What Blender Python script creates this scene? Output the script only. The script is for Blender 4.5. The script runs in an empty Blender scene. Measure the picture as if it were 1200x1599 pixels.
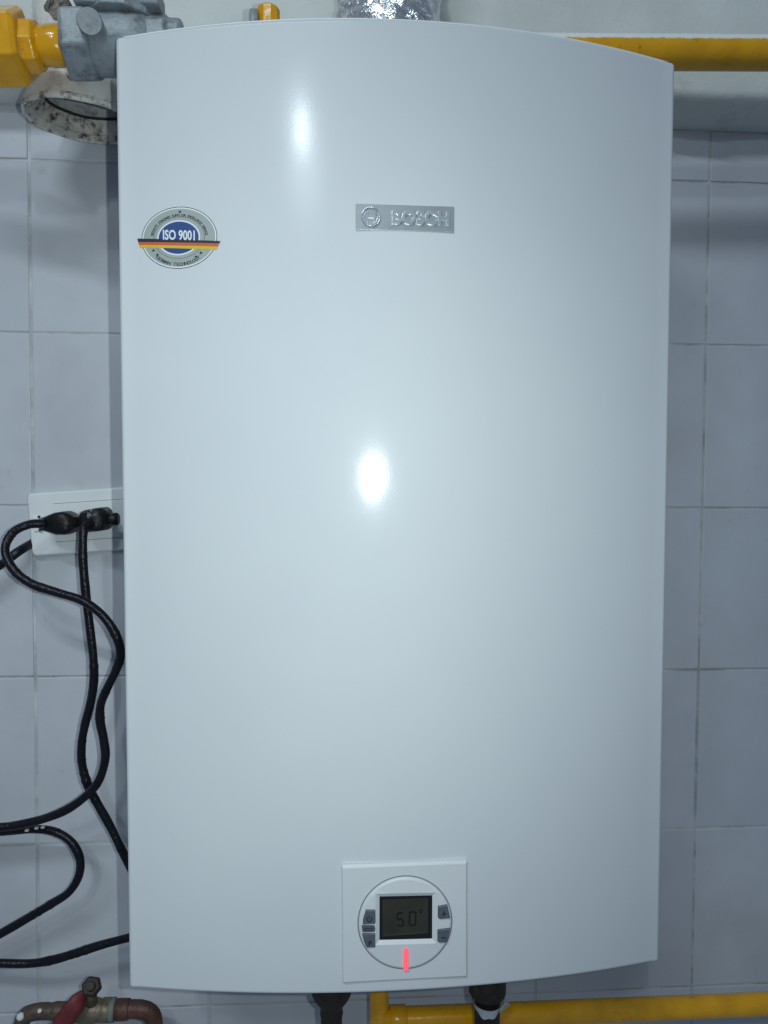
import bpy, bmesh, math, random
from mathutils import Vector, Matrix
random.seed(7)
sc = bpy.context.scene
R_ = math.radians
# ------------------------------------------------------------------ camera
CAM = Vector((-0.01939, -0.81936, 0.01467)); PITCH, YAW, ROLL = -0.03932, 0.06676, 0.00581
cp, sp_, cy, sy = math.cos(PITCH), math.sin(PITCH), math.cos(YAW), math.sin(YAW)
FWD = Vector((sy * cp, cy * cp, sp_)); RT0 = Vector((cy, -sy, 0)); UP0 = RT0.cross(FWD)
RT = math.cos(ROLL) * RT0 + math.sin(ROLL) * UP0; UP = -math.sin(ROLL) * RT0 + math.cos(ROLL) * UP0
cd = bpy.data.cameras.new('camera'); cam = bpy.data.objects.new('camera', cd); sc.collection.objects.link(cam)
cam.matrix_world = Matrix(((RT.x, UP.x, -FWD.x, CAM.x), (RT.y, UP.y, -FWD.y, CAM.y), (RT.z, UP.z, -FWD.z, CAM.z), (0, 0, 0, 1)))
cd.sensor_fit = 'HORIZONTAL'; cd.sensor_width = 36; cd.lens = 36; cd.clip_start = .01; cd.clip_end = 100
sc.camera = cam
# ------------------------------------------------------------------ world and lamps (indoor, phone flash plus room lamps)
w = bpy.data.worlds.new('World'); sc.world = w; w.use_nodes = True
bg = w.node_tree.nodes['Background']; bg.inputs[0].default_value = (.57, .745, 1, 1); bg.inputs[1].default_value = .178
def lamp(name, kind, loc, target, energy, color):
    d = bpy.data.lights.new(name, kind); d.energy = energy; d.color = color
    o = bpy.data.objects.new(name, d); sc.collection.objects.link(o); o.location = loc
    o.rotation_euler = (Vector(target) - Vector(loc)).to_track_quat('-Z', 'Y').to_euler()
    return o, d
_, d = lamp('phone_flash', 'SPOT', CAM + Vector((.041, .0, .006)), (-.20, 0, -.05), 8.3, (.90, 1, .99))
d.spot_size = R_(104); d.spot_blend = 1; d.shadow_soft_size = .0035
_, d = lamp('ceiling_tube', 'AREA', (-.75, -2.15, 1.90), (.0, -.1, -.1), 24, (.80, .92, 1))
d.shape = 'RECTANGLE'; d.size = 1.2; d.size_y = .06
_, d = lamp('room_bulb', 'AREA', (-.42, -1.95, 1.075), (0, -.1, .0), 3.4, (.84, .97, 1))
d.shape = 'ELLIPSE'; d.size = .05; d.size_y = .09
_, d = lamp('room_bulb', 'AREA', (-.395, -1.95, .93), (0, -.1, .0), 1.2, (.84, .97, 1))
d.shape = 'ELLIPSE'; d.size = .22; d.size_y = .22
vs = sc.view_settings; vs.view_transform = 'Standard'; vs.look = 'None'; vs.gamma = 1; vs.exposure = 0; vs.use_curve_mapping = False
sc.cycles.use_denoising = True
# ------------------------------------------------------------------ helpers
COL = sc.collection
def at(x, y, Y):                                   # photograph pixel -> point on the vertical plane at depth Y
    dd = FWD + (x - 600) / 1200 * RT - (y - 799.5) / 1200 * UP
    return CAM + dd * ((Y - CAM.y) / dd.y)
def pxm(Y): return 1200 / (Y - CAM.y)              # pixels per metre at depth Y (about)

class NT:
    def __init__(s, name):
        s.m = bpy.data.materials.new(name); s.m.use_nodes = True; s.t = s.m.node_tree
        s.p = s.t.nodes['Principled BSDF']
    def n(s, ty, **kw):
        o = s.t.nodes.new(ty)
        for k, v in kw.items():
            if k in o.inputs: o.inputs[k].default_value = v
            else: setattr(o, k, v)
        return o
    def l(s, a, b): s.t.links.new(a, b)
def coords(N, kind='Object'):
    return N.n('ShaderNodeTexCoord').outputs[kind]
def world_pos(N): return N.n('ShaderNodeNewGeometry').outputs['Position']
def c4(c): return (c[0], c[1], c[2], 1)
def mix(N, fac, a, b):
    m = N.n('ShaderNodeMix', data_type='RGBA')
    if hasattr(fac, 'links') or hasattr(fac, 'is_linked'): N.l(fac, m.inputs[0])
    else: m.inputs[0].default_value = fac
    for v, k in ((a, 6), (b, 7)):
        if isinstance(v, tuple): m.inputs[k].default_value = c4(v)
        else: N.l(v, m.inputs[k])
    return m.outputs[2]
def noise(N, vec, scale, detail=4, rough=.55):
    t = N.n('ShaderNodeTexNoise', Scale=scale, Detail=detail, Roughness=rough); N.l(vec, t.inputs['Vector']); return t.outputs['Fac']
def ramp(N, fac, lo, hi):
    m = N.n('ShaderNodeMapRange'); m.inputs[1].default_value = lo; m.inputs[2].default_value = hi; m.clamp = True
    N.l(fac, m.inputs[0]); return m.outputs[0]
def bump(N, h, strength, dist):
    b = N.n('ShaderNodeBump', Strength=strength, Distance=dist); N.l(h, b.inputs['Height']); N.l(b.outputs[0], N.p.inputs['Normal']); return b

def simple(name, col, rough=.5, metal=0, var=.0, vscale=40, dirt=None, dlo=.55, dhi=.75, dscale=30, bs=0, bscale=200, bdist=.001, spec=None, coat=0):
    N = NT(name); P = world_pos(N)
    out = None
    if var:
        out = mix(N, ramp(N, noise(N, P, vscale), .3, .7), tuple(c * (1 - var) for c in col), tuple(min(1, c * (1 + var)) for c in col))
    if dirt:
        out = mix(N, ramp(N, noise(N, P, dscale, 8, .7), dlo, dhi), out if out else tuple(col), tuple(dirt))
    if out: N.l(out, N.p.inputs['Base Color'])
    else: N.p.inputs['Base Color'].default_value = c4(col)
    N.p.inputs['Roughness'].default_value = rough; N.p.inputs['Metallic'].default_value = metal
    if spec is not None: N.p.inputs['Specular IOR Level'].default_value = spec
    N.p.inputs['Coat Weight'].default_value = coat
    if bs: bump(N, noise(N, P, bscale, 3), bs, bdist)
    return N.m

M = {}
def paint_white():
    N = NT('heater_enamel'); P = world_pos(N)
    n1 = noise(N, P, 700, 2, .5)
    col = mix(N, ramp(N, noise(N, P, 7, 3), .3, .7), (.62, .66, .685), (.645, .685, .705))
    vo = N.n('ShaderNodeTexVoronoi', Scale=34); N.l(P, vo.inputs['Vector'])
    th = N.n('ShaderNodeMath', operation='LESS_THAN'); N.l(vo.outputs['Distance'], th.inputs[0]); th.inputs[1].default_value = .022
    gate = N.n('ShaderNodeMath', operation='GREATER_THAN'); N.l(vo.outputs['Color'], gate.inputs[0]); gate.inputs[1].default_value = .93
    mm = N.n('ShaderNodeMath', operation='MULTIPLY'); N.l(th.outputs[0], mm.inputs[0]); N.l(gate.outputs[0], mm.inputs[1])
    sc_ = N.n('ShaderNodeMath', operation='MULTIPLY'); N.l(mm.outputs[0], sc_.inputs[0]); sc_.inputs[1].default_value = .45
    N.l(mix(N, sc_.outputs[0], col, (.25, .24, .22)), N.p.inputs['Base Color'])
    N.l(ramp(N, noise(N, P, 60, 3), -2.4, 18.), N.p.inputs['Coat Roughness']); N.p.inputs['Coat Weight'].default_value = .33
    N.p.inputs['Roughness'].default_value = .56
    N.p.inputs['Specular IOR Level'].default_value = .5
    bb = bump(N, n1, .034, .0005); N.l(bb.outputs[0], N.p.inputs['Coat Normal'])
    return N.m
M['enamel'] = paint_white()
def tile_mat():
    N = NT('glazed_tile'); P = world_pos(N)
    oi = N.n('ShaderNodeObjectInfo')
    base = mix(N, oi.outputs['Random'], (.48, .512, .562), (.535, .56, .60))
    cl = ramp(N, noise(N, P, 9, 5, .6), .35, .75)
    base = mix(N, cl, base, (.44, .46, .495))
    # grime film, smears and specks
    sm = ramp(N, noise(N, P, 26, 9, .75), .60, .86)
    base = mix(N, sm, base, (.30, .30, .29))
    vo = N.n('ShaderNodeTexVoronoi', Scale=27); N.l(P, vo.inputs['Vector'])
    nz = N.n('ShaderNodeMath', operation='LESS_THAN'); N.l(vo.outputs['Distance'], nz.inputs[0]); nz.inputs[1].default_value = .05
    gate = N.n('ShaderNodeMath', operation='GREATER_THAN'); N.l(vo.outputs['Color'], gate.inputs[0]); gate.inputs[1].default_value = .93
    mm = N.n('ShaderNodeMath', operation='MULTIPLY'); N.l(nz.outputs[0], mm.inputs[0]); N.l(gate.outputs[0], mm.inputs[1])
    base = mix(N, mm.outputs[0], base, (.10, .09, .08))
    N.l(base, N.p.inputs['Base Color'])
    N.l(ramp(N, noise(N, P, 14, 6, .7), -.3, 1.5), N.p.inputs['Roughness'])
    N.p.inputs['Specular IOR Level'].default_value = .35
    bump(N, noise(N, P, 35, 4), .12, .001)
    return N.m
M['tile'] = tile_mat()
M['grout'] = simple('cement_grout', (.46, .48, .50), .9, var=.2, vscale=25, dirt=(.19, .19, .18), dlo=.50, dhi=.70, dscale=9, bs=.5, bscale=600)
M['plaster'] = simple('painted_plaster', (.64, .67, .64), .7, var=.07, vscale=12, dirt=(.30, .29, .25), dlo=.62, dhi=.85, dscale=14, bs=.35, bscale=90, bdist=.002)
M['yellow'] = simple('yellow_gas_paint', (.76, .37, .006), .22, coat=.3, var=.13, vscale=45, dirt=(.20, .11, .01), dlo=.60, dhi=.8, dscale=70, bs=.3, bscale=160, bdist=.001)
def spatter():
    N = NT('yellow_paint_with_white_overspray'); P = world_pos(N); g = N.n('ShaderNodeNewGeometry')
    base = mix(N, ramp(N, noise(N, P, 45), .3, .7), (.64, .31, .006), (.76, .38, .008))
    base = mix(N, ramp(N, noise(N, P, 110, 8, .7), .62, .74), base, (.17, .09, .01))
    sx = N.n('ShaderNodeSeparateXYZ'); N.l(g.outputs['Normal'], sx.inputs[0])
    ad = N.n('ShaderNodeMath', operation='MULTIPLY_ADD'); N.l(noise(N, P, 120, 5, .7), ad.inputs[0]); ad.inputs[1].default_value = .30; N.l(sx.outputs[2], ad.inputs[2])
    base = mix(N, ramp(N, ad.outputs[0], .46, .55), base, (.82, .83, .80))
    N.l(base, N.p.inputs['Base Color']); N.p.inputs['Roughness'].default_value = .24
    bump(N, noise(N, P, 160, 3), .3, .001); return N.m
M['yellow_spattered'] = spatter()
M['grey_paint'] = simple('grey_valve_paint', (.27, .31, .335), .42, var=.15, vscale=50, dirt=(.07, .072, .07), dlo=.50, dhi=.74, dscale=55, bs=.45, bscale=220, bdist=.0014)
M['pvc'] = simple('dirty_white_pvc', (.70, .70, .67), .45, var=.08, vscale=30, dirt=(.26, .21, .15), dlo=.5, dhi=.8, dscale=28, bs=.15, bscale=120)
M['pvc_lip'] = simple('chipped_pvc_lip', (.70, .69, .66), .5, var=.15, vscale=60, dirt=(.13, .10, .07), dlo=.50, dhi=.62, dscale=70, bs=.6, bscale=200, bdist=.002)
M['pvc_rim'] = simple('mouldy_pvc_rim', (.52, .49, .43), .55, var=.2, vscale=40, dirt=(.04, .035, .03), dlo=.50, dhi=.64, dscale=85, bs=.6, bscale=220, bdist=.002)
M['mould'] = simple('black_mould', (.02, .02, .018), .9, var=.3, vscale=150, bs=.8, bscale=260, bdist=.003)
M['mortar'] = simple('mould_mortar', (.30, .27, .22), .9, var=.3, vscale=60, dirt=(.03, .03, .03), dlo=.45, dhi=.6, dscale=90, bs=.8, bscale=200, bdist=.003)
M['pvc_in'] = simple('pipe_inside', (.40, .415, .42), .6, var=.2, vscale=40, dirt=(.05, .045, .04), dlo=.52, dhi=.7, dscale=70)
M['foil'] = simple('aluminium_foil', (.92, .93, .95), .28, 1, bs=.75, bscale=120, bdist=.005)
M['badge'] = simple('brushed_badge', (.42, .46, .49), .36, .75, var=.06, vscale=120)
M['chrome'] = simple('raised_chrome', (.74, .79, .82), .24, .75)
M['panel'] = simple('control_panel_plastic', (.65, .685, .705), .45, bs=.08, bscale=900, bdist=.0003)
M['groove'] = simple('panel_groove', (.16, .18, .20), .6)
M['button'] = simple('rubber_button', (.088, .108, .138), .5, var=.15, vscale=300)
M['symbol'] = simple('button_symbol_print', (.012, .015, .022), .5)
M['lcd'] = simple('lcd_glass', (.034, .036, .026), .22, var=.2, vscale=40)
M['lcd_edge'] = simple('lcd_edge', (.008, .008, .010), .4)
M['digit'] = simple('lcd_digit', (.008, .008, .006), .4)
M['lcd_line'] = simple('lcd_edge_line', (.10, .085, .04), .4)
M['cord'] = simple('black_rubber_cord', (.006, .0065, .010), .30, spec=.3, var=.3, vscale=120, dirt=(.10, .11, .12), dlo=.70, dhi=.76, dscale=170, bs=.6, bscale=260, bdist=.0015)
M['plug'] = simple('black_plug_rubber', (.006, .0065, .008), .40, spec=.3, var=.3, vscale=100, dirt=(.30, .31, .30), dlo=.69, dhi=.75, dscale=130, bs=.5, bscale=260, bdist=.0012)
M['plug_spattered'] = simple('paint_spattered_plug', (.007, .0075, .009), .45, spec=.3, var=.3, vscale=100, dirt=(.34, .36, .34), dlo=.575, dhi=.64, dscale=95, bs=.6, bscale=260, bdist=.0015)
M['outlet'] = simple('outlet_plastic', (.70, .73, .74), .35, var=.04, vscale=30, dirt=(.40, .40, .38), dlo=.6, dhi=.85, dscale=20)
M['module_gap'] = simple('module_gap_shadow_grey', (.30, .31, .32), .6)
M['slot'] = simple('outlet_slot', (.03, .03, .03), .6)
M['dark_pipe'] = simple('tarnished_dark_pipe', (.035, .028, .022), .6, .3, var=.4, vscale=70, dirt=(.11, .09, .07), dlo=.58, dhi=.78, dscale=90, bs=.7, bscale=200, bdist=.002)
M['brass'] = simple('tarnished_brass', (.25, .205, .14), .5, .4, var=.3, vscale=60, dirt=(.075, .052, .035), dlo=.45, dhi=.7, dscale=60, bs=.5, bscale=220, bdist=.0015)
M['old_copper'] = simple('oxidised_copper', (.12, .082, .06), .55, .3, var=.3, vscale=50, dirt=(.055, .045, .035), dlo=.42, dhi=.68, dscale=60, bs=.5, bscale=200, bdist=.002)
M['red_copper'] = simple('red_copper', (.125, .052, .036), .55, .3, var=.35, vscale=50, dirt=(.05, .035, .028), dlo=.44, dhi=.66, dscale=60, bs=.5, bscale=200, bdist=.002)
M['verdigris'] = simple('verdigris_ring', (.17, .20, .17), .7, var=.2, vscale=120, dirt=(.08, .08, .06), dlo=.5, dhi=.7, dscale=120)
M['red_handle'] = simple('red_handle_vinyl', (.13, .014, .019), .6, var=.25, vscale=60, dirt=(.10, .02, .02), dlo=.6, dhi=.8, dscale=60)
M['tape'] = simple('white_thread_tape', (.60, .63, .65), .55, bs=.5, bscale=180, bdist=.002)
M['steel_dark'] = simple('heater_underside', (.25, .27, .29), .5)
M['st_grey'] = simple('sticker_grey', (.36, .41, .39), .4)
M['st_white'] = simple('sticker_white', (.78, .82, .84), .4)
M['st_dark'] = simple('sticker_black', (.025, .032, .04), .4)
M['st_blue'] = simple('sticker_blue', (.028, .075, .235), .4)
M['st_red'] = simple('sticker_red', (.62, .13, .06), .4)
M['st_gold'] = simple('sticker_gold', (.70, .50, .025), .4)
N = NT('red_light'); N.p.inputs['Base Color'].default_value = (.8, .1, .12, 1)
N.p.inputs['Emission Color'].default_value = (1, .13, .18, 1); N.p.inputs['Emission Strength'].default_value = .62; M['red_light'] = N.m

class MB:
    """collects vertices and faces (world space) of ONE part"""
    def __init__(s): s.v = []; s.f = []; s.mi = []; s.sm = []
    def add(s, v, f, mi=0, smooth=True):
        o = len(s.v); s.v += [Vector(p) for p in v]; s.f += [tuple(i + o for i in q) for q in f]
        s.mi += [mi] * len(f); s.sm += [smooth] * len(f); return s
    def grid(s, rows, closed=False, mi=0, smooth=True):
        n = len(rows[0]); v = [p for r in rows for p in r]; f = []
        for i in range(len(rows) - 1):
            for j in range(n if closed else n - 1):
                k = (j + 1) % n; f.append((i * n + j, i * n + k, (i + 1) * n + k, (i + 1) * n + j))
        return s.add(v, f, mi, smooth)
    def tube(s, pts, rad, seg=14, cap=True, mi=0, wob=0):
        n = len(pts); rad = rad if isinstance(rad, (list, tuple)) else [rad] * n
        pts = [Vector(p) for p in pts]; rows = []; T0 = (pts[1] - pts[0]).normalized()
        ref = Vector((0, 0, 1)) if abs(T0.z) < .9 else Vector((1, 0, 0)); nrm = (ref - T0 * ref.dot(T0)).normalized()
        for i in range(n):
            T = (pts[min(i + 1, n - 1)] - pts[max(i - 1, 0)]).normalized()
            nrm = (nrm - T * nrm.dot(T)).normalized(); bn = T.cross(nrm)
            rows.append([pts[i] + (nrm * math.cos(a) + bn * math.sin(a)) * rad[i] * (1 + random.uniform(-wob, wob)) for a in [2 * math.pi * k / seg for k in range(seg)]])
        s.grid(rows, True, mi)
        if cap: s.add(rows[0], [tuple(range(seg))[::-1]], mi, False); s.add(rows[-1], [tuple(range(seg))], mi, False)
        return s
    def lathe(s, c, axis, prof, seg=24, mi=0, smooth=True, rot=0, caps=True, up=None):
        """prof: list of (distance along axis, radius)"""
        ax = Vector(axis).normalized(); ref = Vector(up) if up else (Vector((0, 0, 1)) if abs(ax.z) < .9 else Vector((1, 0, 0)))
        a = (ref - ax * ref.dot(ax)).normalized(); b = ax.cross(a); c = Vector(c)
        rows = [[c + ax * h + (a * math.cos(rot + 2 * math.pi * k / seg) + b * math.sin(rot + 2 * math.pi * k / seg)) * r for k in range(seg)] for h, r in prof]
        s.grid(rows, True, mi, smooth)
        if caps: s.add(rows[0], [tuple(range(seg))[::-1]], mi, False); s.add(rows[-1], [tuple(range(seg))], mi, False)
        return s
    def box(s, c, sx, sy, sz, ex=None, ey=None, ez=None, mi=0, bev=0):
        ex = ex or Vector((1, 0, 0)); ey = ey or Vector((0, 1, 0)); ez = ez or Vector((0, 0, 1)); c = Vector(c)
        bm = bmesh.new(); bmesh.ops.create_cube(bm, size=1)
        for q in bm.verts: q.co = Vector((q.co.x * sx, q.co.y * sy, q.co.z * sz))
        if bev: bmesh.ops.bevel(bm, geom=bm.edges[:], offset=bev, segments=2, affect='EDGES', profile=.5)
        bm.verts.index_update()
        s.add([c + ex * q.co.x + ey * q.co.y + ez * q.co.z for q in bm.verts], [tuple(q.index for q in f.verts) for f in bm.faces], mi, False); bm.free()
        return s
    def prism(s, poly, back, mi=0):
        """poly: front outline (3-D points), back: offset vector"""
        n = len(poly); p = [Vector(q) for q in poly]; b = [q + Vector(back) for q in p]
        s.add(p + b, [tuple(range(n)), tuple(range(2 * n - 1, n - 1, -1))] + [(i, n + i, n + (i + 1) % n, (i + 1) % n) for i in range(n)], mi, False); return s
    def build(s, name, mats, parent=None, bevel=0, fix=True):
        org = parent_org(parent)
        me = bpy.data.meshes.new(name); me.from_pydata([p - org for p in s.v], [], s.f)
        for m in (mats if isinstance(mats, list) else [mats]): me.materials.append(M[m])
        for p, mi, sm in zip(me.polygons, s.mi, s.sm): p.material_index = mi; p.use_smooth = sm
        if fix:
            bm = bmesh.new(); bm.from_mesh(me); bmesh.ops.remove_doubles(bm, verts=bm.verts, dist=1e-7)
            bmesh.ops.recalc_face_normals(bm, faces=bm.faces); bm.to_mesh(me); bm.free()
        me.update()
        o = bpy.data.objects.new(name, me); COL.objects.link(o)
        if parent: o.parent = parent
        if bevel:
            b = o.modifiers.new('bevel', 'BEVEL'); b.width = bevel; b.segments = 2; b.limit_method = 'ANGLE'; b.angle_limit = R_(40)
        return o
ORG = {}
def parent_org(p):
    if p is None: return Vector((0, 0, 0))
    return ORG[p.name]
def thing(name, label, cat, loc, group=None):
    o = bpy.data.objects.new(name, None); COL.objects.link(o); o.location = loc; ORG[o.name] = Vector(loc)
    o.empty_display_size = .03; o['label'] = label; o['category'] = cat
    if group: o['group'] = group
    return o
def part(mb, name, mats, parent, **kw):
    o = mb.build(name, mats, parent, **kw)
    ORG[o.name] = ORG[parent.name] if parent else Vector((0, 0, 0))   # parts keep their parent's origin
    return o
def spline(ctrl, per=10):
    P = [Vector(p) for p in ctrl]; out = []
    for i in range(len(P) - 1):
        a, b, c, d = P[max(i - 1, 0)], P[i], P[i + 1], P[min(i + 2, len(P) - 1)]
        for k in range(per):
            t = k / per
            out.append(.5 * ((2 * b) + (c - a) * t + (2 * a - 5 * b + 4 * c - d) * t * t + (3 * b - a - 3 * c + d) * t ** 3))
    out.append(P[-1]); return out
def text_mesh(txt, size, offset=0, extrude=0, bevel=0, align='CENTER', res=3):
    cu = bpy.data.curves.new('t', 'FONT'); cu.body = txt; cu.size = size; cu.offset = offset; cu.extrude = extrude
    cu.bevel_depth = bevel; cu.align_x = align; cu.resolution_u = res; cu.fill_mode = 'FRONT' if not extrude else 'BOTH'
    ob = bpy.data.objects.new('t', cu); COL.objects.link(ob); bpy.context.view_layer.update()
    me = bpy.data.meshes.new_from_object(ob)
    v = [q.co.copy() for q in me.vertices]; f = [tuple(p.vertices) for p in me.polygons]
    bpy.data.objects.remove(ob); bpy.data.meshes.remove(me); bpy.data.curves.remove(cu)
    return v, f

# ================================================================== THE SETTING: tiled wall and plaster beam above it
ZB = .3956                                             # underside of the plaster beam at the wall
ZR = [.3956, .3410, .1661, -.0123, -.1918, -.3709, -.5527, -.732, -.912]
XC = [-.330 + .1792 * i for i in range(-3, 8)]
b = MB(); b.box((.10, .03, -.26), 2.0, .0572, 1.32)
wall = b.build('wall', 'grout'); wall['kind'] = 'structure'; ORG[wall.name] = Vector((0, 0, 0))
tile_cache = {}
def tile(x0, x1, z0, z1, k):
    wx, wz = round(x1 - x0, 4), round(z1 - z0, 4)
    if (wx, wz) not in tile_cache:
        m_ = MB(); m_.box((0, 0, 0), wx, .008, wz, bev=.0011)
        o = m_.build('tile', 'tile', wall); tile_cache[(wx, wz)] = o.data
    else:
        o = bpy.data.objects.new('tile', tile_cache[(wx, wz)]); COL.objects.link(o); o.parent = wall
    o.location = ((x0 + x1) / 2, .0045 + random.uniform(-.0005, .0005), (z0 + z1) / 2)
    o.rotation_euler = (random.uniform(-.004, .004), random.uniform(-.0022, .0022), random.uniform(-.004, .004))
for j in range(len(ZR) - 1):
    for i in range(len(XC) - 1):
        g = .0011 if i > 3 else .0014
        tile(XC[i] + g, XC[i + 1] - g, ZR[j + 1] + .0009, ZR[j] - .0009, i)
# plaster beam: front face proud of the tiles, underside sloping up a little to the front, rough edge
b = MB(); rows = []; NX = 120
prof = [(.05, .3961), (.0, .3961), (-.020, .3985), (-.045, .4020), (-.0525, .4050), (-.0550, .4110), (-.0555, .46), (-.0545, .60), (-.054, .95)]
for i in range(NX + 1):
    x = -.87 + 1.97 * i / NX
    jig = .0012 * math.sin(x * 31) + .0009 * math.sin(x * 77 + 1) + .0006 * math.sin(x * 190 + 2)
    rows.append([Vector((x, py + (jig if k > 2 else 0), pz + (jig * .8 if 2 <= k <= 5 else 0))) for k, (py, pz) in enumerate(prof)])
b.grid(rows)
up = b.build('plaster_beam', 'plaster', fix=False); up['kind'] = 'structure'

# ================================================================== WATER HEATER
X0, Z0, DE, BOW, HROLL, HH, HYAW, ARCH, HPIT = .03838, -.02005, .185, .0319, .00469, .76792, -.01333, .0062, .00132
WW = .452; RAD = ((WW / 2) ** 2 + BOW ** 2) / (2 * BOW)
def bowd(x):
    x = max(-WW / 2, min(WW / 2, x)); e = WW / 2 * .965
    if abs(x) > e: x = math.copysign(e + (abs(x) - e) * .45, x)      # flatter lip along both sides
    return math.sqrt(RAD * RAD - x * x) - (RAD - BOW)
def loc3(x, y, z):                                      # heater-local (x right, y depth before tilt, z up) -> world
    return Vector((X0 + x * math.cos(HROLL) - z * math.sin(HROLL), y - math.tan(HYAW) * x - math.tan(HPIT) * z, Z0 + x * math.sin(HROLL) + z * math.cos(HROLL)))
def surf(x, z, off=0, arch=True):
    return loc3(x, -(DE + bowd(x)) - off, z + (ARCH * (1 - (2 * x / WW) ** 2) if arch else 0))
heater = thing('water_heater', 'white wall-hung gas water heater with bowed front cover and small control panel', 'water heater', loc3(0, -.1, -HH / 2))
# --- cover: bowed front, rounded edges, side returns
RC = .0032
def axis_samples(half, n):
    inner = half - RC
    th = [math.sin(math.pi / 2 * k / 5) for k in range(1, 6)]
    a = [(-1, -t) for t in th[::-1]] + [(0, 2 * k / n - 1) for k in range(n + 1)] + [(1, t) for t in th]
    return [(s_ * inner if s_ else t * inner, t if s_ else 0) for s_, t in a]
us = axis_samples(WW / 2, 72); vs_ = axis_samples(HH / 2, 30)
b = MB(); rows = []
for z, bt in vs_:
    row = []
    for x, at_ in us:
        a_, b_ = at_ * math.sqrt(1 - bt * bt / 2), bt * math.sqrt(1 - at_ * at_ / 2)
        rho = min(1, math.hypot(a_, b_)); back = RC * (1 - math.sqrt(max(0, 1 - rho * rho)))
        xx, zz = x + a_ * RC, z + b_ * RC; xx0 = xx; xx *= 1 + .0062 * (zz / HH + .5)
        row.append(surf(xx, zz, -back))
    rows.append(row)
b.grid(rows)
loop = rows[0] + [r[-1] for r in rows[1:]] + rows[-1][::-1][1:] + [r[0] for r in rows[::-1]][1:-1]
def back_to(p, Y): return Vector((p.x, Y, p.z))
loop2 = [back_to(p, -.030) for p in loop]
b.grid([loop, loop2], True)
cen = sum(loop2, Vector()) / len(loop2)
b.add(loop2 + [cen], [(i, (i + 1) % len(loop2), len(loop2)) for i in range(len(loop2))], 0, False)
cover = part(b, 'front_cover', 'enamel', heater)
for p in cover.data.polygons: p.use_smooth = True
md = cover.modifiers.new('wn', 'WEIGHTED_NORMAL'); md.keep_sharp = True
b = MB(); b.tube([surf(-WW / 2 + .004 + (WW - .008) * k / 60, HH / 2 + .0002, -.0030) for k in range(61)], .0010, 8); part(b, 'top_edge_glint', 'st_white', heater)  # added pale strip; its white stands in for light caught along the top edge
b = MB(); b.box(loc3(0, -.0165, .0), WW - .03, .025, HH - .03)
part(b, 'back_frame', 'steel_dark', heater)

# --- badge with raised emblem and lettering
badge_c = (-.0013, .2330)          # heater-local centre (before arch)
def bp(u, v, off):                 # flat badge plane, heater-local
    return loc3(badge_c[0] + u, -(DE + BOW) - off + .0006, badge_c[1] + ARCH + v)
b = MB()
bw, bh = .0766, .0195
b.prism([bp(x * bw / 2, z * bh / 2, .0012) for x, z in ((-1, -1), (1, -1), (1, 1), (-1, 1))], (0, .0012, 0))
badge = part(b, 'badge', 'badge', heater, bevel=.0002)
K = bw / 152.5                     # metre per photo pixel on the badge
def ring(b, cx, cz, r0, r1, h0, h1, fn, seg=40, a0=0, a1=2 * math.pi, mi=0):
    n = seg; full = abs(a1 - a0 - 2 * math.pi) < 1e-6; rows = []
    for k in range(n + (0 if full else 1)):
        a = a0 + (a1 - a0) * k / n; c, s_ = math.cos(a), math.sin(a); e = (r1 - r0) * .28
        rows.append([fn(cx + c * r, cz + s_ * r, h) for r, h in ((r0, h0), (r0 + e, h1), (r1 - e, h1), (r1, h0))])
    if full: rows.append(rows[0])
    b.grid(rows, mi=mi)
b = MB(); ex = -.0266; R1 = .0078
ring(b, ex, 0, R1 - .0013, R1, .0013, .0029, bp)
ring(b, ex, 0, R1 - .0033, R1 - .0021, .0013, .0025, bp, 14, R_(135), R_(225))
ring(b, ex, 0, R1 - .0033, R1 - .0021, .0013, .0025, bp, 14, R_(-45), R_(45))
for x_ in (-.0029, .0029): b.prism([bp(ex + x_ + i * .0006, j * .0044, .0027) for i, j in ((-1, -1), (1, -1), (1, 1), (-1, 1))], (0, .0009, 0))
for z_ in (0,): b.prism([bp(ex + i * .0024, z_ + j * .0010, .0025) for i, j in ((-1, -1), (1, -1), (1, 1), (-1, 1))], (0, .0009, 0))
part(b, 'emblem', 'chrome', badge)
v, f = text_mesh('BOSCH', .0155, .00050, .0007, .00035)
x0 = min(p.x for p in v); x1 = max(p.x for p in v); z0 = min(p.y for p in v); z1 = max(p.y for p in v)
tx0, tx1, tz0, tz1 = -.0105, .0348, -.0052, .0056
b = MB(); b.add([bp(tx0 + (p.x - x0) / (x1 - x0) * (tx1 - tx0), tz0 + (p.y - z0) / (z1 - z0) * (tz1 - tz0), .0019 + p.z) for p in v], f, 0, False)
part(b, 'lettering', 'chrome', badge)

# --- certification sticker, laid on the bowed cover
SU, SV = -.1776, .2233
scale_ = .000516 / 8.571           # metre per pixel of an 8.571x enlargement
SA = ARCH * (1 - (2 * SU / WW) ** 2)
def sk(px, py, off):               # px,py measured from (598,489) of that enlargement
    return surf(SU + (px - 598) * scale_, SV + SA - (py - 489) * scale_, off, False)
def ellipse(b, cx, cy_, a, c, off, mi=0, rings=7, seg=64, inner=0):
    rows = [[sk(cx + a * r * math.cos(t), cy_ - c * r * math.sin(t), off) for t in [2 * math.pi * k / seg for k in range(seg)]] for r in [inner + (1 - inner) * (i + .0) / rings for i in range(rings + 1)] if r > 0]
    b.grid(rows, True, mi)
    if inner == 0: b.add(rows[0], [tuple(range(seg))], mi)
b = MB()
ellipse(b, 598, 489, 506, 398, .00010, 0); ellipse(b, 598, 489, 497, 389, .00016, 1); ellipse(b, 598, 489, 480, 372, .00022, 2)
ellipse(b, 598, 489, 340, 268, .00028, 0, inner=.985, rings=1); ellipse(b, 593, 489, 288, 226, .00028, 1); ellipse(b, 593, 489, 268, 207, .00034, 3)
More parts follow.
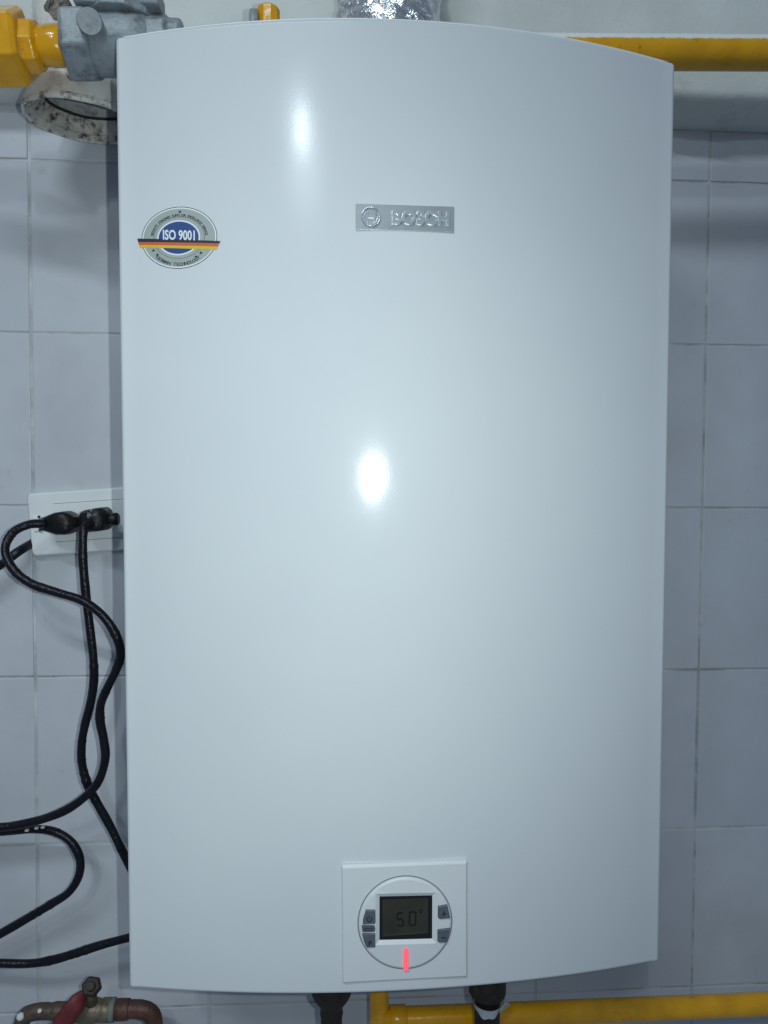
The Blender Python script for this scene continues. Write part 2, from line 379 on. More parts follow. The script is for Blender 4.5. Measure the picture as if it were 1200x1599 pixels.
sticker = part(b, 'certification_sticker', ['st_dark', 'st_white', 'st_grey', 'st_blue'], heater, fix=False)
b = MB()
def band(b, tl, tr, br, bl, off, mi, n=24):
    rows = []
    for k in range(n + 1):
        t = k / n; rows.append([sk(tl[0] + (tr[0] - tl[0]) * t, tl[1] + (tr[1] - tl[1]) * t, off), sk(bl[0] + (br[0] - bl[0]) * t, bl[1] + (br[1] - bl[1]) * t, off)])
    b.grid(rows, mi=mi)
band(b, (34, 472), (1148, 552), (1130, 583), (46, 518), .00042, 0)
band(b, (46, 518), (1130, 583), (1112, 622), (56, 556), .00042, 1)
band(b, (56, 556), (1112, 622), (1092, 660), (66, 590), .00042, 2)
part(b, 'flag_ribbon', ['st_dark', 'st_red', 'st_gold'], sticker, fix=False)
b = MB()
v, f = text_mesh('ISO 9001', 100, 2.6)
x0 = min(p.x for p in v); x1 = max(p.x for p in v); z0 = min(p.y for p in v); z1 = max(p.y for p in v)
def iso(p):
    a = (p.x - x0) / (x1 - x0); h = (p.y - z0) / (z1 - z0); px = 384 + a * 426; return px, 508 + a * 28 - h * 132
b.add([sk(*iso(p), .00050) for p in v], f, 0, False)
part(b, 'lettering', 'st_white', sticker, fix=False)
b = MB()
def arc_text(txt, a0, a1, ra, rc, size, flip):
    n = len(txt)
    for k, ch in enumerate(txt):
        if ch == ' ': continue
        t = R_(a0 + (a1 - a0) * (k + .5) / n); v, f = text_mesh(ch, size, 1.5, res=2)
        cx, cz = 598 + ra * math.cos(t), 489 - rc * math.sin(t)
        tx, tz = -ra * math.sin(t), -rc * math.cos(t); L = math.hypot(tx, tz); tx, tz = tx / L, tz / L    # tangent (pixel space, y down)
        if not flip: tx, tz = -tx, -tz
        nx, nz = tz, -tx                                   # glyph up
        b.add([sk(cx + p.x * tx + p.y * nx * 1.0, cz + p.x * tz + p.y * nz, .00030) for p in v], f, 0, False)
arc_text('SECURITY STANDARD SUPPLIER EXCELLENCE SERVICE', 172, 4, 352, 274, 44, False)
arc_text('GERMAN TECHNOLOGY', 222, 312, 424, 362, 60, True)
part(b, 'ring_lettering', 'st_dark', sticker, fix=False)
for sx_, sz_, sr in ((615, 158, 25), (253, 637, 25), (306, 696, 25), (824, 742, 25), (888, 694, 25)):
    b = MB(); pts = []
    for k in range(10):
        a = math.pi / 2 + k * math.pi / 5; r = sr if k % 2 == 0 else sr * .45
        pts.append(sk(sx_ + r * math.cos(a), sz_ - r * math.sin(a), .00032))
    b.add(pts + [sk(sx_, sz_, .00032)], [(k, (k + 1) % 10, 10) for k in range(10)], 0, False)
    part(b, 'star', 'st_dark', sticker, fix=False)

# --- control panel (flat plate on the bowed cover); q() takes photo pixels around the panel
PU, PV = -.0005, -.3257
def q(px, py, off):
    dx, dy = px - 632, py - 1440
    u = PU + .0003 + dx * .000510
    v = PV + .0012 - (dy + .020 * dx) * .000520
    return loc3(u, -(DE + BOW) - off, v + ARCH)
b = MB()
outer = [(532.5, 1349), (730, 1345), (731, 1530), (533.5, 1534)]
def qring(pts, off): return [q(x, y, off) for x, y in pts]
def inset(pts, d_, top=0):
    cx = sum(p[0] for p in pts) / 4; cy_ = sum(p[1] for p in pts) / 4
    return [(x - math.copysign(d_, x - cx), y - math.copysign(d_ if y > cy_ else d_ + top, y - cy_)) for x, y in pts]
b.grid([qring(outer, -.003), qring(outer, .0016), qring(inset(outer, 1.6, 3), .0026)], True, 0, False)
b.add(qring(inset(outer, 1.6, 3), .0026), [(0, 1, 2, 3)], 0, False)
panel = part(b, 'control_panel', 'panel', heater, bevel=.0004)
DX, DY, DR = 632, 1440, 75.5
def disc(r0, r1, off0, off1, b, mi, seg=64):
    def pt(r, a, o): return q(DX + r * math.cos(a), DY + r * .985 * math.sin(a), o)
    an = [2 * math.pi * k / seg for k in range(seg)]
    b.grid([[pt(r0, a, off0) for a in an], [pt(r1, a, off1) for a in an]], True, mi)
b = MB()
disc(DR - .4, DR - 2.2, .00285, .00285, b, 1)                                     # dark gap round the dial
disc(DR - 2.0, DR - 2.6, .0027, .0040, b, 0); disc(DR - 2.6, DR - 6, .0040, .0046, b, 0)
# dial face with a rectangular screen recess
seg = 64; rect = [(585, 1393), (681, 1391), (681, 1469), (585, 1473)]
def rp(a):                                                                   # where the ray at angle a meets the screen frame
    c, s_ = math.cos(a), math.sin(a); t = min(48 / max(1e-6, abs(c)), (40.5 if s_ > 0 else 40) / max(1e-6, abs(s_))); return (DX + 1 + c * t, DY - 8.5 + s_ * t)
an = sorted([2 * math.pi * k / seg for k in range(seg)] + [math.atan2(y, x) % (2 * math.pi) for x, y in ((48, 40.5), (-48, 40.5), (-48, -40), (48, -40))])
b.grid([[q(DX + (DR - 6) * math.cos(a), DY + (DR - 6) * .985 * math.sin(a), .0046) for a in an], [q(*rp(a), .0052) for a in an],
        [q(DX + 1 + (rp(a)[0] - DX - 1) * .86, DY - 8.0 + (rp(a)[1] - DY + 8.0) * .84, .0034) for a in an]], True, 0, False)
dial = part(b, 'dial', ['panel', 'groove'], panel)
# screen
b = MB(); scr = [(594.5, 1401.5), (671.5, 1400), (671.5, 1461), (594.5, 1464.5)]
b.prism([q(590, 1397, .0035), q(676, 1396, .0035), q(676, 1467, .0035), q(590, 1469, .0035)][::-1], (0, .001, 0), 1)
def quad(b, pts, off, mi): b.add([q(x, y, off) for x, y in pts], [(0, 1, 2, 3)], mi, False)
quad(b, [(596, 1402), (668, 1401), (668, 1457), (596, 1460.5)], .0038, 0)
quad(b, [(600, 1457.6), (663, 1455), (663, 1455.6), (600, 1458.3)], .0040, 3)
def seg7(cx, cy_, wd, ht, on, th=2.6):
    h2 = ht / 2; S = {'a': (0, -h2, 1), 'g': (0, 0, 1), 'd': (0, h2, 1), 'f': (-wd / 2, -h2 / 2, 0), 'b': (wd / 2, -h2 / 2, 0), 'e': (-wd / 2, h2 / 2, 0), 'c': (wd / 2, h2 / 2, 0)}
    for k in on:
        x, y, hor = S[k]; L = (wd / 2 - .4) if hor else (h2 / 2 - .4)
        P_ = [(-L, -th / 2), (L, -th / 2), (L, th / 2), (-L, th / 2)] if hor else [(-th / 2, -L), (th / 2, -L), (th / 2, L), (-th / 2, L)]
        b.add([q(cx + x + px, cy_ + y + py - .03 * px, .0041) for px, py in P_], [(0, 1, 2, 3)], 2, False)
seg7(624, 1434, 9, 20, 'afgcd'); seg7(643.5, 1433, 9.5, 21, 'abcdef'); seg7(656.5, 1424, 4, 9, 'abgf', 1.3)
part(b, 'screen', ['lcd', 'lcd_edge', 'digit', 'lcd_line'], panel, fix=False)
# buttons
def button(pts, sym):
    b = MB(); cx = sum(p[0] for p in pts) / len(pts); cy_ = sum(p[1] for p in pts) / len(pts)
    top = [(cx + (x - cx) * .90, cy_ + (y - cy_) * .90) for x, y in pts]
    b.grid([[q(x, y, .0042) for x, y in pts], [q(x, y, .0060) for x, y in pts], [q(x, y, .0066) for x, y in top]], True, 0, False)
    b.add([q(x, y, .0066) for x, y in top], [tuple(range(len(top)))], 0, False)
    for kind, args in sym:
        if kind == 'bar':
            x, y, w_, h_ = args; b.add([q(x + i * w_ / 2, y + j * h_ / 2, .0068) for i, j in ((-1, -1), (1, -1), (1, 1), (-1, 1))], [(0, 1, 2, 3)], 1, False)
        elif kind == 'arc':
            x, y, r, a0, a1 = args; n = 16
            b.grid([[q(x + rr * math.cos(R_(a0 + (a1 - a0) * k / n)), y + rr * math.sin(R_(a0 + (a1 - a0) * k / n)), .0068) for k in range(n + 1)] for rr in (r - .7, r + .7)], mi=1)
        elif kind == 'txt':
            t, x, y, s_ = args; v, f = text_mesh(t, s_, .25); b.add([q(x + p.x, y - p.y, .0068) for p in v], f, 1, False)
    return part(b, 'button', ['button', 'symbol'], panel, fix=False)
button([(570, 1416), (584.5, 1416), (584.8, 1434), (584, 1437.5), (565, 1438), (565.5, 1430)], [('arc', (575.3, 1429, 4, -50, 230)), ('bar', (575.3, 1426, 1.3, 5))])
button([(563.2, 1440.5), (583, 1440.5), (584.5, 1445), (583.5, 1449.8), (564.5, 1449.8)], [('bar', (574, 1443.4, 12, 1)), ('bar', (574, 1447, 12, 1)), ('bar', (568, 1445.2, 1, 4)), ('bar', (580, 1445.2, 1, 4))])
button([(564, 1453), (584.5, 1453), (584.5, 1474.5), (571, 1474.5), (567, 1465)], [('txt', ('P', 576.3, 1471, 11))])
button([(683, 1412.5), (698, 1411), (702.8, 1431.5), (686, 1432.8), (683, 1430)], [('bar', (692.5, 1424, 7.5, 1.5)), ('bar', (692.5, 1424, 1.5, 7.5))])
button([(682.5, 1449.5), (703, 1448), (698, 1469.5), (685.5, 1470), (682.5, 1467)], [('bar', (692, 1461.5, 7, 1.6))])
b = MB(); b.prism([q(x, y, .0057) for x, y in ((628.8, 1513), (636.5, 1513), (636.8, 1512), (637, 1481), (635.5, 1478), (630.5, 1478), (629, 1481))], (0, .0015, 0))
o = part(b, 'indicator_light', 'red_light', panel); o['label'] = 'glowing red status light bar'

# ================================================================== GAS LINE ALONG THE TOP
GY = -.145
gx = lambda px, py=72: at(px, py, GY)
AX = (gx(290, 66) - gx(-40, 73)).normalized()
def axp(px): return gx(px, 72 - (px - 40) * .02)
def span(px0, prof_px, **kw): return [((p - px0) / pxm(GY), r / pxm(GY)) for p, r in prof_px]
un = thing('gas_union', 'yellow painted hexagonal gas union with stepped nipple beside the grey valve', 'pipe fitting', axp(20))
b = MB(); b.lathe(axp(-70), AX, span(-70, [(-70, 47), (-62, 56), (26, 56), (33, 50)]), 6, smooth=False, rot=R_(8), up=(0, 0, 1)); part(b, 'hex_nut', 'yellow', un, bevel=.0015)
b = MB(); b.lathe(axp(30), AX, span(30, [(30, 39), (58, 37), (62, 30)]), 8, smooth=False, rot=R_(10)); part(b, 'hex_shoulder', 'yellow', un, bevel=.001)
b = MB(); b.lathe(axp(58), AX, span(58, [(58, 28), (74, 27.5), (78, 29), (112, 28.5)]), 28); part(b, 'nipple', 'yellow', un)
b = MB(); b.lathe(axp(-170), AX, span(-170, [(-170, 26), (-60, 26)]), 24); part(b, 'pipe', 'yellow', un)

gv = thing('gas_valve', 'grey painted cast gas valve with hexagonal ends above the heater corner', 'valve', axp(160))
b = MB(); b.lathe(axp(106), AX, span(106, [(106, 48), (110, 54), (143, 54), (148, 48)]), 6, smooth=False, rot=R_(-4), up=(0, 0, 1)); part(b, 'hex_end', 'grey_paint', gv, bevel=.0018)
b = MB(); b.lathe(axp(134), AX, span(134, [(134, 38), (142, 42), (165, 44), (190, 45), (210, 44), (225, 40), (236, 34)]), 28); part(b, 'body', 'grey_paint', gv)
b = MB(); b.lathe(axp(233), AX, span(233, [(233, 36), (236, 39), (262, 39), (266, 34), (282, 33), (286, 27)]), 8, smooth=False, rot=R_(20)); part(b, 'hex_end', 'grey_paint', gv, bevel=.0015)
b = MB(); c = at(140, 33, GY - .0365); vd = (CAM - c).normalized(); b.lathe(c - vd * .018, vd, [(0, .0098), (.017, .0098), (.019, .0090)], 24); part(b, 'boss', 'grey_paint', gv)
b = MB(); c = at(190, 14, GY); b.lathe(c - Vector((0, 0, .012)), (0, 0, 1), [(0, .030), (.014, .030), (.0165, .028), (.0165, .020), (.020, .019), (.06, .017)], 10, smooth=False); part(b, 'bonnet', 'grey_paint', gv, bevel=.0012)
b = MB(); c = at(140, 6, GY - .012); b.box(c, .019, .03, .013, bev=.002); part(b, 'bonnet_lug', 'grey_paint', gv); b = MB(); c = at(230, 4, GY - .008); b.box(c, .024, .028, .016, bev=.002); part(b, 'bonnet_lug', 'grey_paint', gv)

gp = thing('gas_pipe', 'yellow painted gas pipe running along the plaster beam above the heater', 'pipe', at(1000, 80, GY))
p0, p1 = at(285, 77, GY), at(1200, 82.5, GY); dv = (p1 - p0); pend = p1 + dv.normalized() * .32
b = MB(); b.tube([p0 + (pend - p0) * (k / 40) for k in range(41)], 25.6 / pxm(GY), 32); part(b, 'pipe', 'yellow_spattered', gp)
dn = dv.normalized()
c = at(419, 76, GY); kg = 1 / pxm(GY)
b = MB(); b.lathe(c, (0, 0, 1), [(-28 * kg, 15 * kg), (20 * kg, 17.5 * kg), (57 * kg, 17.5 * kg), (60.5 * kg, 15.5 * kg)], 10, smooth=False); part(b, 'tee_branch', 'yellow', gp, bevel=.001)
b = MB(); b.lathe(at(392, 48, GY), dn, [(0, 26 * kg), (2 * kg, 29 * kg), (12 * kg, 29 * kg), (13 * kg, 26 * kg)], 20); part(b, 'union_ring', 'grey_paint', gp)

# ================================================================== OPEN VENT PIPE, UPPER LEFT
VY = -.062
vc = at(131, 188, VY); vd = (vc - CAM).normalized()
im_d = (-UP - vd * (-UP).dot(vd)).normalized(); im_r = (RT - vd * RT.dot(vd)).normalized()
maj = (im_r * math.cos(R_(10.8)) + im_d * math.sin(R_(10.8))).normalized()
mn = (-im_r * math.sin(R_(10.8)) + im_d * math.cos(R_(10.8))).normalized()
nrm = (mn * math.cos(R_(19)) - vd * math.sin(R_(19))).normalized()      # rim faces down, a little left and out
sec = nrm.cross(maj).normalized()
RR = 90 / 1200 * (vc - CAM).dot(FWD)
vp = thing('vent_pipe', 'stained white open-ended vent pipe with flared mouldy rim beside the heater', 'pipe', vc)
topc = Vector((vc.x, VY, .62)); PR = .0425
def vring(t, r, o=0, sh=0):                                                     # t 0 at the rim, 1 straight pipe
    n = 44; cc = vc - nrm * o - mn * sh; a_ = maj; b_ = sec; out = []
    for k in range(n):
        a = 2 * math.pi * k / n; wob = 1 + .012 * math.sin(3 * a + 1) + .01 * math.sin(7 * a) + .006 * math.sin(17 * a + 2) + .004 * math.sin(29 * a)
        rim = cc + (a_ * math.cos(a) + b_ * math.sin(a)) * r * (wob if t < .5 else 1)
        st = Vector((vc.x, VY, vc.z + .052)) + (Vector((1, 0, 0)) * math.cos(a) + Vector((0, 1, 0)) * (math.sin(a) * (1 if b_.y > 0 else -1))) * r
        out.append(rim.lerp(st, t))
    return out
def up_ring(z, r): return [Vector((p.x, p.y, z)) for p in vring(1, r)]
b = MB(); b.grid([vring(0, RR * .985, .004), vring(0, RR * .97, .010), vring(.35, RR * .86, .014), vring(.75, PR * 1.05, .02), vring(1, PR), up_ring(.62, PR), up_ring(.75, PR)], True)
pipe = part(b, 'pipe', 'pvc', vp, fix=False)
b = MB(); b.grid([vring(0, RR * .985, .004), vring(0, RR, .001), vring(0, RR * .985, -.002), vring(0, RR * .955, -.0022), vring(0, RR * .94, -.0005)], True)
part(b, 'outer_lip', 'pvc_lip', vp, fix=False)
b = MB(); b.grid([vring(0, RR * .94, -.0005), vring(0, RR * .90, .003, .0005), vring(0, RR * .85, .0045, .001), vring(0, RR * .84, .0025, .001), vring(0, RR * .81, .0025, .0015), vring(0, RR * .77, .007, .0025), vring(0, RR * .74, .0125, .004)], True)
part(b, 'flared_rim', 'pvc_rim', vp, fix=False)
b = MB(); b.grid([vring(0, RR * .74, .0125, .004), vring(0, RR * .715, .0145, .0045)], True); part(b, 'mould_ring', 'mould', vp, fix=False)
b = MB(); b.grid([vring(0, RR * .715, .0145, .0045), vring(.6, PR * .90, .02), vring(1, PR * .88), up_ring(.60, PR * .88)], True)
part(b, 'bore', 'pvc_in', vp, fix=False)
b = MB(); c = at(104, 12, VY - .036); b.lathe(c + Vector((0, .012, -.022)), (0, 0, 1), [(0, .012), (.004, .018), (.02, .021), (.04, .016)], 12); 
for i_, p in enumerate(b.v): b.v[i_] = p + Vector((random.uniform(-.003, .003), random.uniform(-.003, .003), random.uniform(-.003, .003)))
part(b, 'mortar_lump', 'mortar', vp)

# ================================================================== FOIL DUCT ON TOP OF THE HEATER
FY = -.118; fc = at(608, 20, FY); FR = 77 / pxm(FY)
fd = thing('foil_duct', 'crumpled silver aluminium foil flue duct rising from the heater top', 'duct', (fc.x, FY, .372))
rows = []; n = 96
for j in range(60):
    z = .3735 + j * .004; row = []
    for k in range(n):
        a = 2 * math.pi * k / n
        r = FR - .003 + .0011 * math.sin(z * 520 + 2.2 * math.sin(a * 5) + 1.3 * math.sin(a * 11)) + .0022 * math.sin(z * 260 + 2.6 * math.sin(a * 3 + 1) + 1.3 * math.sin(a * 7)) + .0024 * abs(math.sin(a * 6 + z * 60 + 1.5 * math.sin(z * 90)))
        row.append(Vector((fc.x + r * math.cos(a), FY + r * math.sin(a), z)))
    rows.append(row)
b = MB(); b.grid(rows, True, smooth=True); part(b, 'duct_sleeve', 'foil', fd, fix=False)
b = MB(); b.lathe((fc.x, FY, .360), (0, 0, 1), [(0, FR - .004), (.016, FR - .004)], 40); part(b, 'collar', 'steel_dark', fd)

# ================================================================== WALL OUTLET
oc = at(142, 813, 0); th = R_(4.2)
oex = Vector((math.cos(th), 0, math.sin(th))); oez = Vector((-math.sin(th), 0, math.cos(th)))
ot = thing('wall_outlet', 'white double wall outlet plate tilted on the tiles with two black plugs in it', 'outlet', (oc.x, 0, oc.z))
def op(u, v, Y): return Vector((oc.x, Y, oc.z)) + oex * u + oez * v
OW, OH = .1205, .0655
def rrect(hw, hh, r, n=6):
    return [(sx * (hw - r) + r * math.cos(a0 + k * math.pi / 2 / n), sz * (hh - r) + r * math.sin(a0 + k * math.pi / 2 / n)) for sx, sz, a0 in ((1, 1, 0), (-1, 1, math.pi / 2), (-1, -1, math.pi), (1, -1, 1.5 * math.pi)) for k in range(n + 1)]
b = MB(); rws = [[op(u, v, Y) for u, v in rrect(OW / 2 - e, OH / 2 - e, .0045)] for e, Y in ((0, .0012), (0, -.0050), (.0007, -.0068), (.0020, -.0080))]
b.grid(rws, True); b.add(rws[-1], [tuple(range(len(rws[-1])))], 0, False); part(b, 'cover_plate', 'outlet', ot)
b = MB(); b.box(op(.004, .0005, -.0085), .0760, .0022, .0385, oex, Vector((0, 1, 0)), oez, bev=.0005); part(b, 'socket_module', 'outlet', ot)
b = MB()
for s_ in (1, -1): b.box(op(.004, .0005 + s_ * .0198, -.0081), .0765, .0012, .0006, oex, Vector((0, 1, 0)), oez)
part(b, 'module_gap', 'module_gap', ot)
b = MB(); b.box(op(-.0505, .001, -.0090), .0100, .0030, .0150, oex, Vector((0, 1, 0)), oez, bev=.0006)
for s_ in (1, -1): b.lathe(op(-.0482, .001 + s_ * .0068, -.0103), (0, -1, 0), [(0, .0016), (.0006, .0016)], 10, mi=1)
part(b, 'clip_tab', ['outlet', 'slot'], ot)

# ================================================================== POWER CORDS
def cord_tube(ctrl, r=.0042, per=12):
    pts = spline([at(*c) for c in ctrl], per); b = MB()
    rad = [r * (1 + .03 * math.sin(i * .31) + .03 * math.sin(i * .113 + 1) + (random.uniform(.04, .11) if random.random() < .06 else 0)) for i in range(len(pts))]
    return b.tube(pts, rad, 18)
def plug_body(b, base, ax, side, up_, prof):
    """prof: (along, half width, half thickness)"""
    rows = []; n = 20
    for h, w_, t_ in prof:
        rows.append([base + ax * h + side * (w_ * math.copysign(abs(math.cos(a)) ** .4, math.cos(a))) + up_ * (t_ * math.copysign(abs(math.sin(a)) ** .4, math.sin(a))) for a in [2 * math.pi * k / n for k in range(n)]])
    b.grid(rows, True); b.add(rows[0], [tuple(range(n))[::-1]]); b.add(rows[-1], [tuple(range(n))])
A = [(70, 818, -.040), (46, 819, -.047), (20, 832, -.056), (8, 858, -.064), (20, 888, -.070), (48, 911, -.074), (88, 925, -.078), (128, 938, -.082), (160, 961, -.083), (181, 992, -.082), (188.5, 1021, -.080), (181, 1047, -.078), (167, 1076, -.074),
     (157.5, 1100, -.070), (156.5, 1126, -.068), (162, 1155, -.067), (164.5, 1185, -.066), (154, 1220, -.064), (132, 1245, -.062), (103, 1265, -.060), (68, 1279, -.058), (30, 1288, -.056), (0, 1292, -.055), (-70, 1297, -.055), (-125, 1315, -.045), (-150, 1345, -.03), (-120, 1352, -.022), (-70, 1325, -.022), (-25, 1303, -.028),
     (20, 1297, -.034), (55, 1295, -.038), (85, 1299, -.040), (110, 1314, -.041), (124.5, 1340, -.042), (123, 1368, -.042), (107, 1394, -.041), (80, 1412, -.040), (45, 1433, -.038), (0, 1459, -.036), (-60, 1492, -.035), (-125, 1535, -.035), (-165, 1530, -.036), (-120, 1505, -.037), (-60, 1502, -.038),
     (0, 1504.5, -.040), (45, 1505, -.041), (80, 1500, -.043), (115, 1490, -.046), (155, 1477, -.049), (203, 1464, -.052), (238, 1455, -.055), (252, 1450, -.056)]
c1 = thing('power_cord', 'black power cord looping left from its side-entry plug and back behind the heater', 'power cord', at(70, 818, -.03), 'black power cords')
part(cord_tube(A), 'cable', 'cord', c1)
b = MB(); X_, Y_, Zv = oex, Vector((0, -1, 0)), oez
plug_body(b, at(64, 818.5, -.030), (at(126, 815, -.030) - at(64, 818.5, -.030)).normalized(), oez, Y_, [(0, .0056, .0060), (.004, .0066, .0075), (.010, .0086, .0125), (.018, .0112, .0155), (.027, .0118, .0165), (.032, .0095, .0150), (.0355, .0062, .0110), (.0385, .0056, .0090), (.0405, .0030, .006)])
part(b, 'plug', 'plug', c1)
C_ = [(147, 816, -.046), (137, 818.5, -.053), (131, 828, -.058), (129.5, 845, -.060), (129.5, 872, -.060), (132, 905, -.060), (135.5, 940, -.060), (141, 985, -.060), (146, 1030, -.060), (146.5, 1065, -.058), (141, 1100, -.056), (132, 1135, -.054), (127.5, 1165, -.052), (128.5, 1195, -.050), (138, 1228, -.049), (155, 1260, -.048), (173, 1292, -.047), (189, 1325, -.047), (205, 1357, -.047), (222, 1390, -.047), (238, 1418, -.047)]
c2 = thing('power_cord', 'black power cord hanging straight down from the paint-spattered plug to behind the heater', 'power cord', at(140, 820, -.03), 'black power cords')
part(cord_tube(C_), 'cable', 'cord', c2)
b = MB(); plug_body(b, at(128, 814.5, -.032), (at(170, 809, -.032) - at(128, 814.5, -.032)).normalized(), oez, Y_, [(0, .0062, .0100), (.003, .0098, .0150), (.008, .0112, .0190), (.018, .0118, .0195), (.0235, .0115, .0190), (.0268, .0086, .0150), (.0282, .0056, .0100)])
part(b, 'plug', 'plug_spattered', c2)
b = MB(); c = at(176, 811, -.036); b.lathe(at(166, 811.5, -.036), oex, [(0, .0050), (.004, .0062), (.011, .0064), (.0125, .005)], 18); part(b, 'grip_nub', 'plug', c2)
D_ = [(64, 841, .006), (52, 847.5, -.0005), (28, 862, -.018), (0, 883, -.022), (-40, 905, -.025), (-90, 930, -.025)]
c3 = thing('power_cord', 'short black cord running out from under the outlet plate edge to the left', 'power cord', at(50, 848, -.01), 'black power cords')
part(cord_tube(D_, .0046), 'cable', 'cord', c3)
b = MB()
for x_, y_ in ((42, 1297), (57, 1293.5), (67, 1292)): b.box(at(x_, y_, -.048), .0034, .003, .0018, bev=.0004)
part(b, 'cable_tie', 'tape', c1)

# ================================================================== LOWER LEFT WATER VALVE
LY = -.045; k_ = 1 / pxm(LY)
L = lambda x, y, dy=0: at(x, y, LY + dy)
wp = thing('copper_pipe', 'brown oxidised copper pipe with paint-flecked elbow on the tap\'s far side', 'pipe', L(60, 1578))
b = MB(); b.tube(spline([L(112, 1579), L(80, 1579.5), L(58, 1580), L(40, 1587), L(33, 1604), L(32, 1640), L(32, 1680)], 7), 12.2 * k_, 18, wob=.03); part(b, 'pipe', 'old_copper', wp)
b = MB(); b.lathe(L(108, 1579), L(70, 1579.5) - L(108, 1579), [(0, 13.3 * k_), (22 * k_, 13.5 * k_), (24 * k_, 12.3 * k_)], 18); part(b, 'collar', 'old_copper', wp)
b = MB(); c = L(32, 1588, -.0075)
b.lathe(c, (CAM - c), [(-.004, .0036), (.0, .0040), (.0016, .002)], 7); c = L(62, 1579, -.0085); b.lathe(c, (CAM - c), [(-.002, .0025), (.0005, .0018)], 7); part(b, 'paint_fleck', 'tape', wp)
wv = thing('ball_valve', 'tarnished brass ball valve with red lever handle on the copper pipe', 'valve', L(145, 1578))
ax = (L(182, 1577) - L(112, 1579)).normalized()
b = MB(); b.lathe(L(110, 1579), ax, [(h * k_, r * k_) for h, r in ((0, 13), (3, 16), (14, 17), (22, 19), (36, 19), (44, 17), (47, 15.5), (50, 17.5), (60, 17.5), (63, 15))], 24); part(b, 'body', 'brass', wv)
b = MB(); b.lathe(L(172, 1577.3), ax, [(0, 16.5 * k_), (1.5 * k_, 17.5 * k_), (7 * k_, 17.5 * k_), (9 * k_, 15 * k_)], 24); part(b, 'union_ring', 'verdigris', wv)
b = MB(); b.tube([L(143, 1566, -.004), L(143, 1552, -.012), L(143, 1543, -.016)], [9 * k_, 8 * k_, 8 * k_], 12); part(b, 'stem', 'brass', wv)
b = MB(); c = L(143, 1541, -.018); n_ = Vector((.1, -.8, .6)).normalized(); b.lathe(c - n_ * .005, n_, [(0, .0088), (.002, .0100), (.008, .0095), (.010, .0080)], 6, smooth=False, rot=.3); b.lathe(c + n_ * .005, n_, [(0, .0048), (.005, .0045)], 12); part(b, 'stem_nut', 'dark_pipe', wv, bevel=.001)
hd = [L(138, 1553, -.012), L(130, 1559, -.018), L(117, 1572, -.024), L(100, 1596, -.027), L(82, 1626, -.028), L(62, 1664, -.027)]
b = MB(); pts = spline(hd, 6); rows = []
for i, p in enumerate(pts):
    T = (pts[min(i + 1, len(pts) - 1)] - pts[max(i - 1, 0)]).normalized(); sd = T.cross(Vector((0, -1, 0))).normalized(); wd = (.0062 + .0030 * min(1, i / 10)); tk = .0022
    rows.append([p + sd * (wd * x) + Vector((0, -1, 0)) * (tk * y) for x, y in ((-1, -.3), (-.85, .8), (-.3, 1), (.3, 1), (.85, .8), (1, -.3), (.8, -1), (-.8, -1))])
b.grid(rows, True); b.add(rows[0], [tuple(range(8))]); b.add(rows[-1], [tuple(range(8))]); part(b, 'lever_handle', 'red_handle', wv)
rp_ = thing('copper_pipe', 'reddish copper pipe with elbow turning down beside the heater\'s lower corner', 'pipe', L(220, 1575))
b = MB(); b.tube(spline([L(180, 1577), L(205, 1576), L(222, 1577), L(236, 1584), L(241, 1602), L(241, 1640), L(241, 1690)], 7), 13.5 * k_, 18, wob=.025); part(b, 'pipe', 'red_copper', rp_)
b = MB(); b.lathe(L(181, 1577), ax, [(0, 14 * k_), (2 * k_, 15.6 * k_), (20 * k_, 15.4 * k_), (22 * k_, 13.6 * k_)], 20); part(b, 'collar', 'red_copper', rp_)

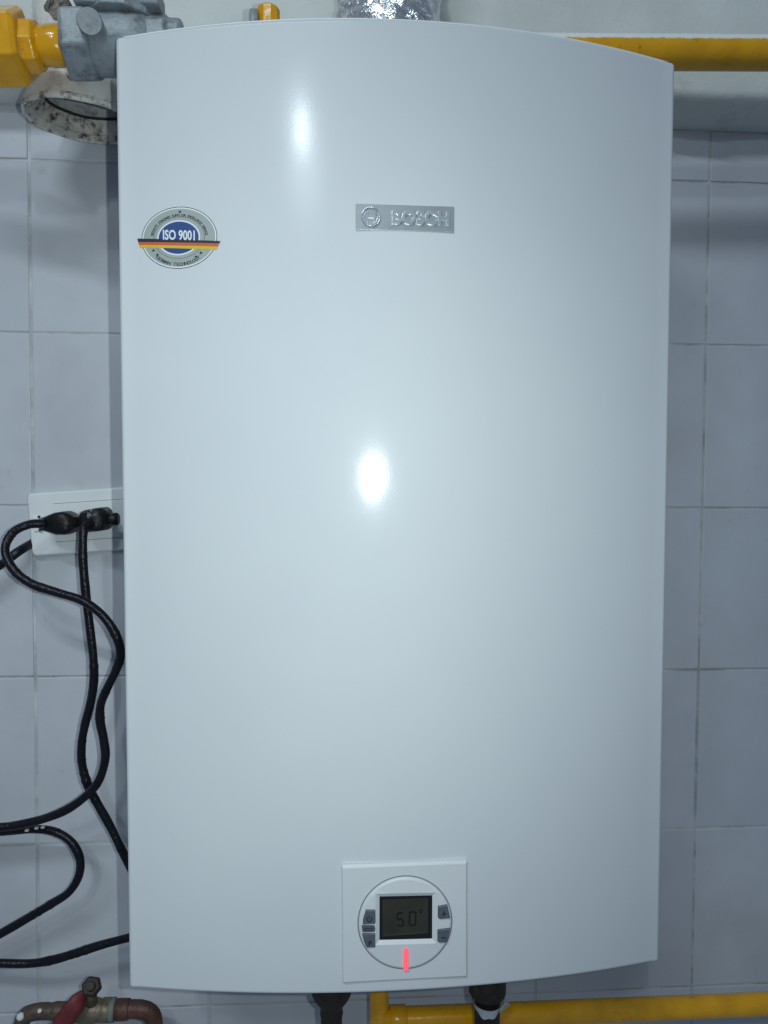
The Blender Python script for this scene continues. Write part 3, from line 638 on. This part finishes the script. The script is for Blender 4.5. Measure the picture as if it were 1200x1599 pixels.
# ================================================================== FITTINGS UNDER THE HEATER
UY = -.105; ku = 1 / pxm(UY); zt = -.398
U = lambda x, y, dy=0: at(x, y, UY + dy)
def vfit(name, label, cat, cx, prof, mat, pname, seg=26):
    """prof: (photo y, radius in photo px) downwards"""
    base = U(cx, 1580); t = thing(name, label, cat, base)
    b = MB(); z0 = max(zt, U(cx, prof[0][0]).z); pr = []
    for y, r in prof: pr.append((-(U(cx, y).z) + U(cx, prof[0][0]).z, r * ku))
    top = U(cx, prof[0][0]); b.lathe(Vector((base.x, UY, top.z)), (0, 0, -1), pr, seg); part(b, pname, mat, t); return t
vfit('water_connector', 'dark tarnished funnel-shaped water connector under the heater', 'pipe fitting', 518, [(1505, 33), (1541, 33), (1551, 31.5), (1559, 27), (1568, 20), (1574, 17.5), (1582, 18.5), (1590, 17), (1640, 17), (1700, 17)], 'dark_pipe', 'connector')
t = vfit('water_pipe', 'black water pipe stub with torn white thread tape under the heater', 'pipe', 761, [(1495, 30), (1548, 30), (1553, 27), (1559, 21), (1640, 20), (1700, 20)], 'dark_pipe', 'pipe')
b = MB(); c0 = U(761, 1570); rows = []
tops = lambda f_: 1552 + 8 * math.sin(math.pi * f_) ; bots = lambda f_: 1560 + 18 * math.sin(math.pi * min(1, f_ * 1.08)) ** .8 + 1.5 * math.sin(f_ * 23)
for i in range(25):
    f_ = i / 24; a = math.pi * (1.02 + .96 * f_); rows.append([Vector((c0.x + math.cos(a) * r * ku, UY + math.sin(a) * r * ku, U(761, y).z)) for y, r in ((tops(f_), 29.5), ((tops(f_) + bots(f_)) / 2 - 2, 25.5), (max(tops(f_) + 4, bots(f_)), 22.5))])
p = Vector((c0.x + 27 * ku, UY - .006, U(761, 1571).z))
b.grid(rows); e = rows[-3]; b.add([e[0], U(797, 1570, -.016), U(780, 1583, -.020), e[2], e[1]], [(0, 1, 2, 3, 4)])
part(b, 'thread_tape', 'tape', t, fix=False)
PY = -.052; kp = 1 / pxm(PY); G = lambda x, y: at(x, y, PY)
g2 = thing('gas_pipe', 'yellow painted gas pipe with tee running below the heater', 'pipe', G(600, 1588))
b = MB(); c = G(592, 1590); b.tube([Vector((c.x, PY, z)) for z in (-.408, -.45, -.50, -.56, -.62, -.70)], 15.5 * kp, 22); part(b, 'riser', 'yellow', g2)
h0, h1 = G(600, 1592.5), G(1200, 1568); hd = (h1 - h0); he = h1 + hd.normalized() * .3
b = MB(); b.tube([h0 + (he - h0) * (k / 30) for k in range(31)], 17.8 * kp, 22); part(b, 'pipe', 'yellow', g2)
b = MB(); b.lathe(h0 + hd.normalized() * .006, hd, [(0, 19 * kp), (.001, 20.5 * kp), (.016, 20.5 * kp), (.0175, 18 * kp)], 22); part(b, 'tee_socket', 'yellow', g2)
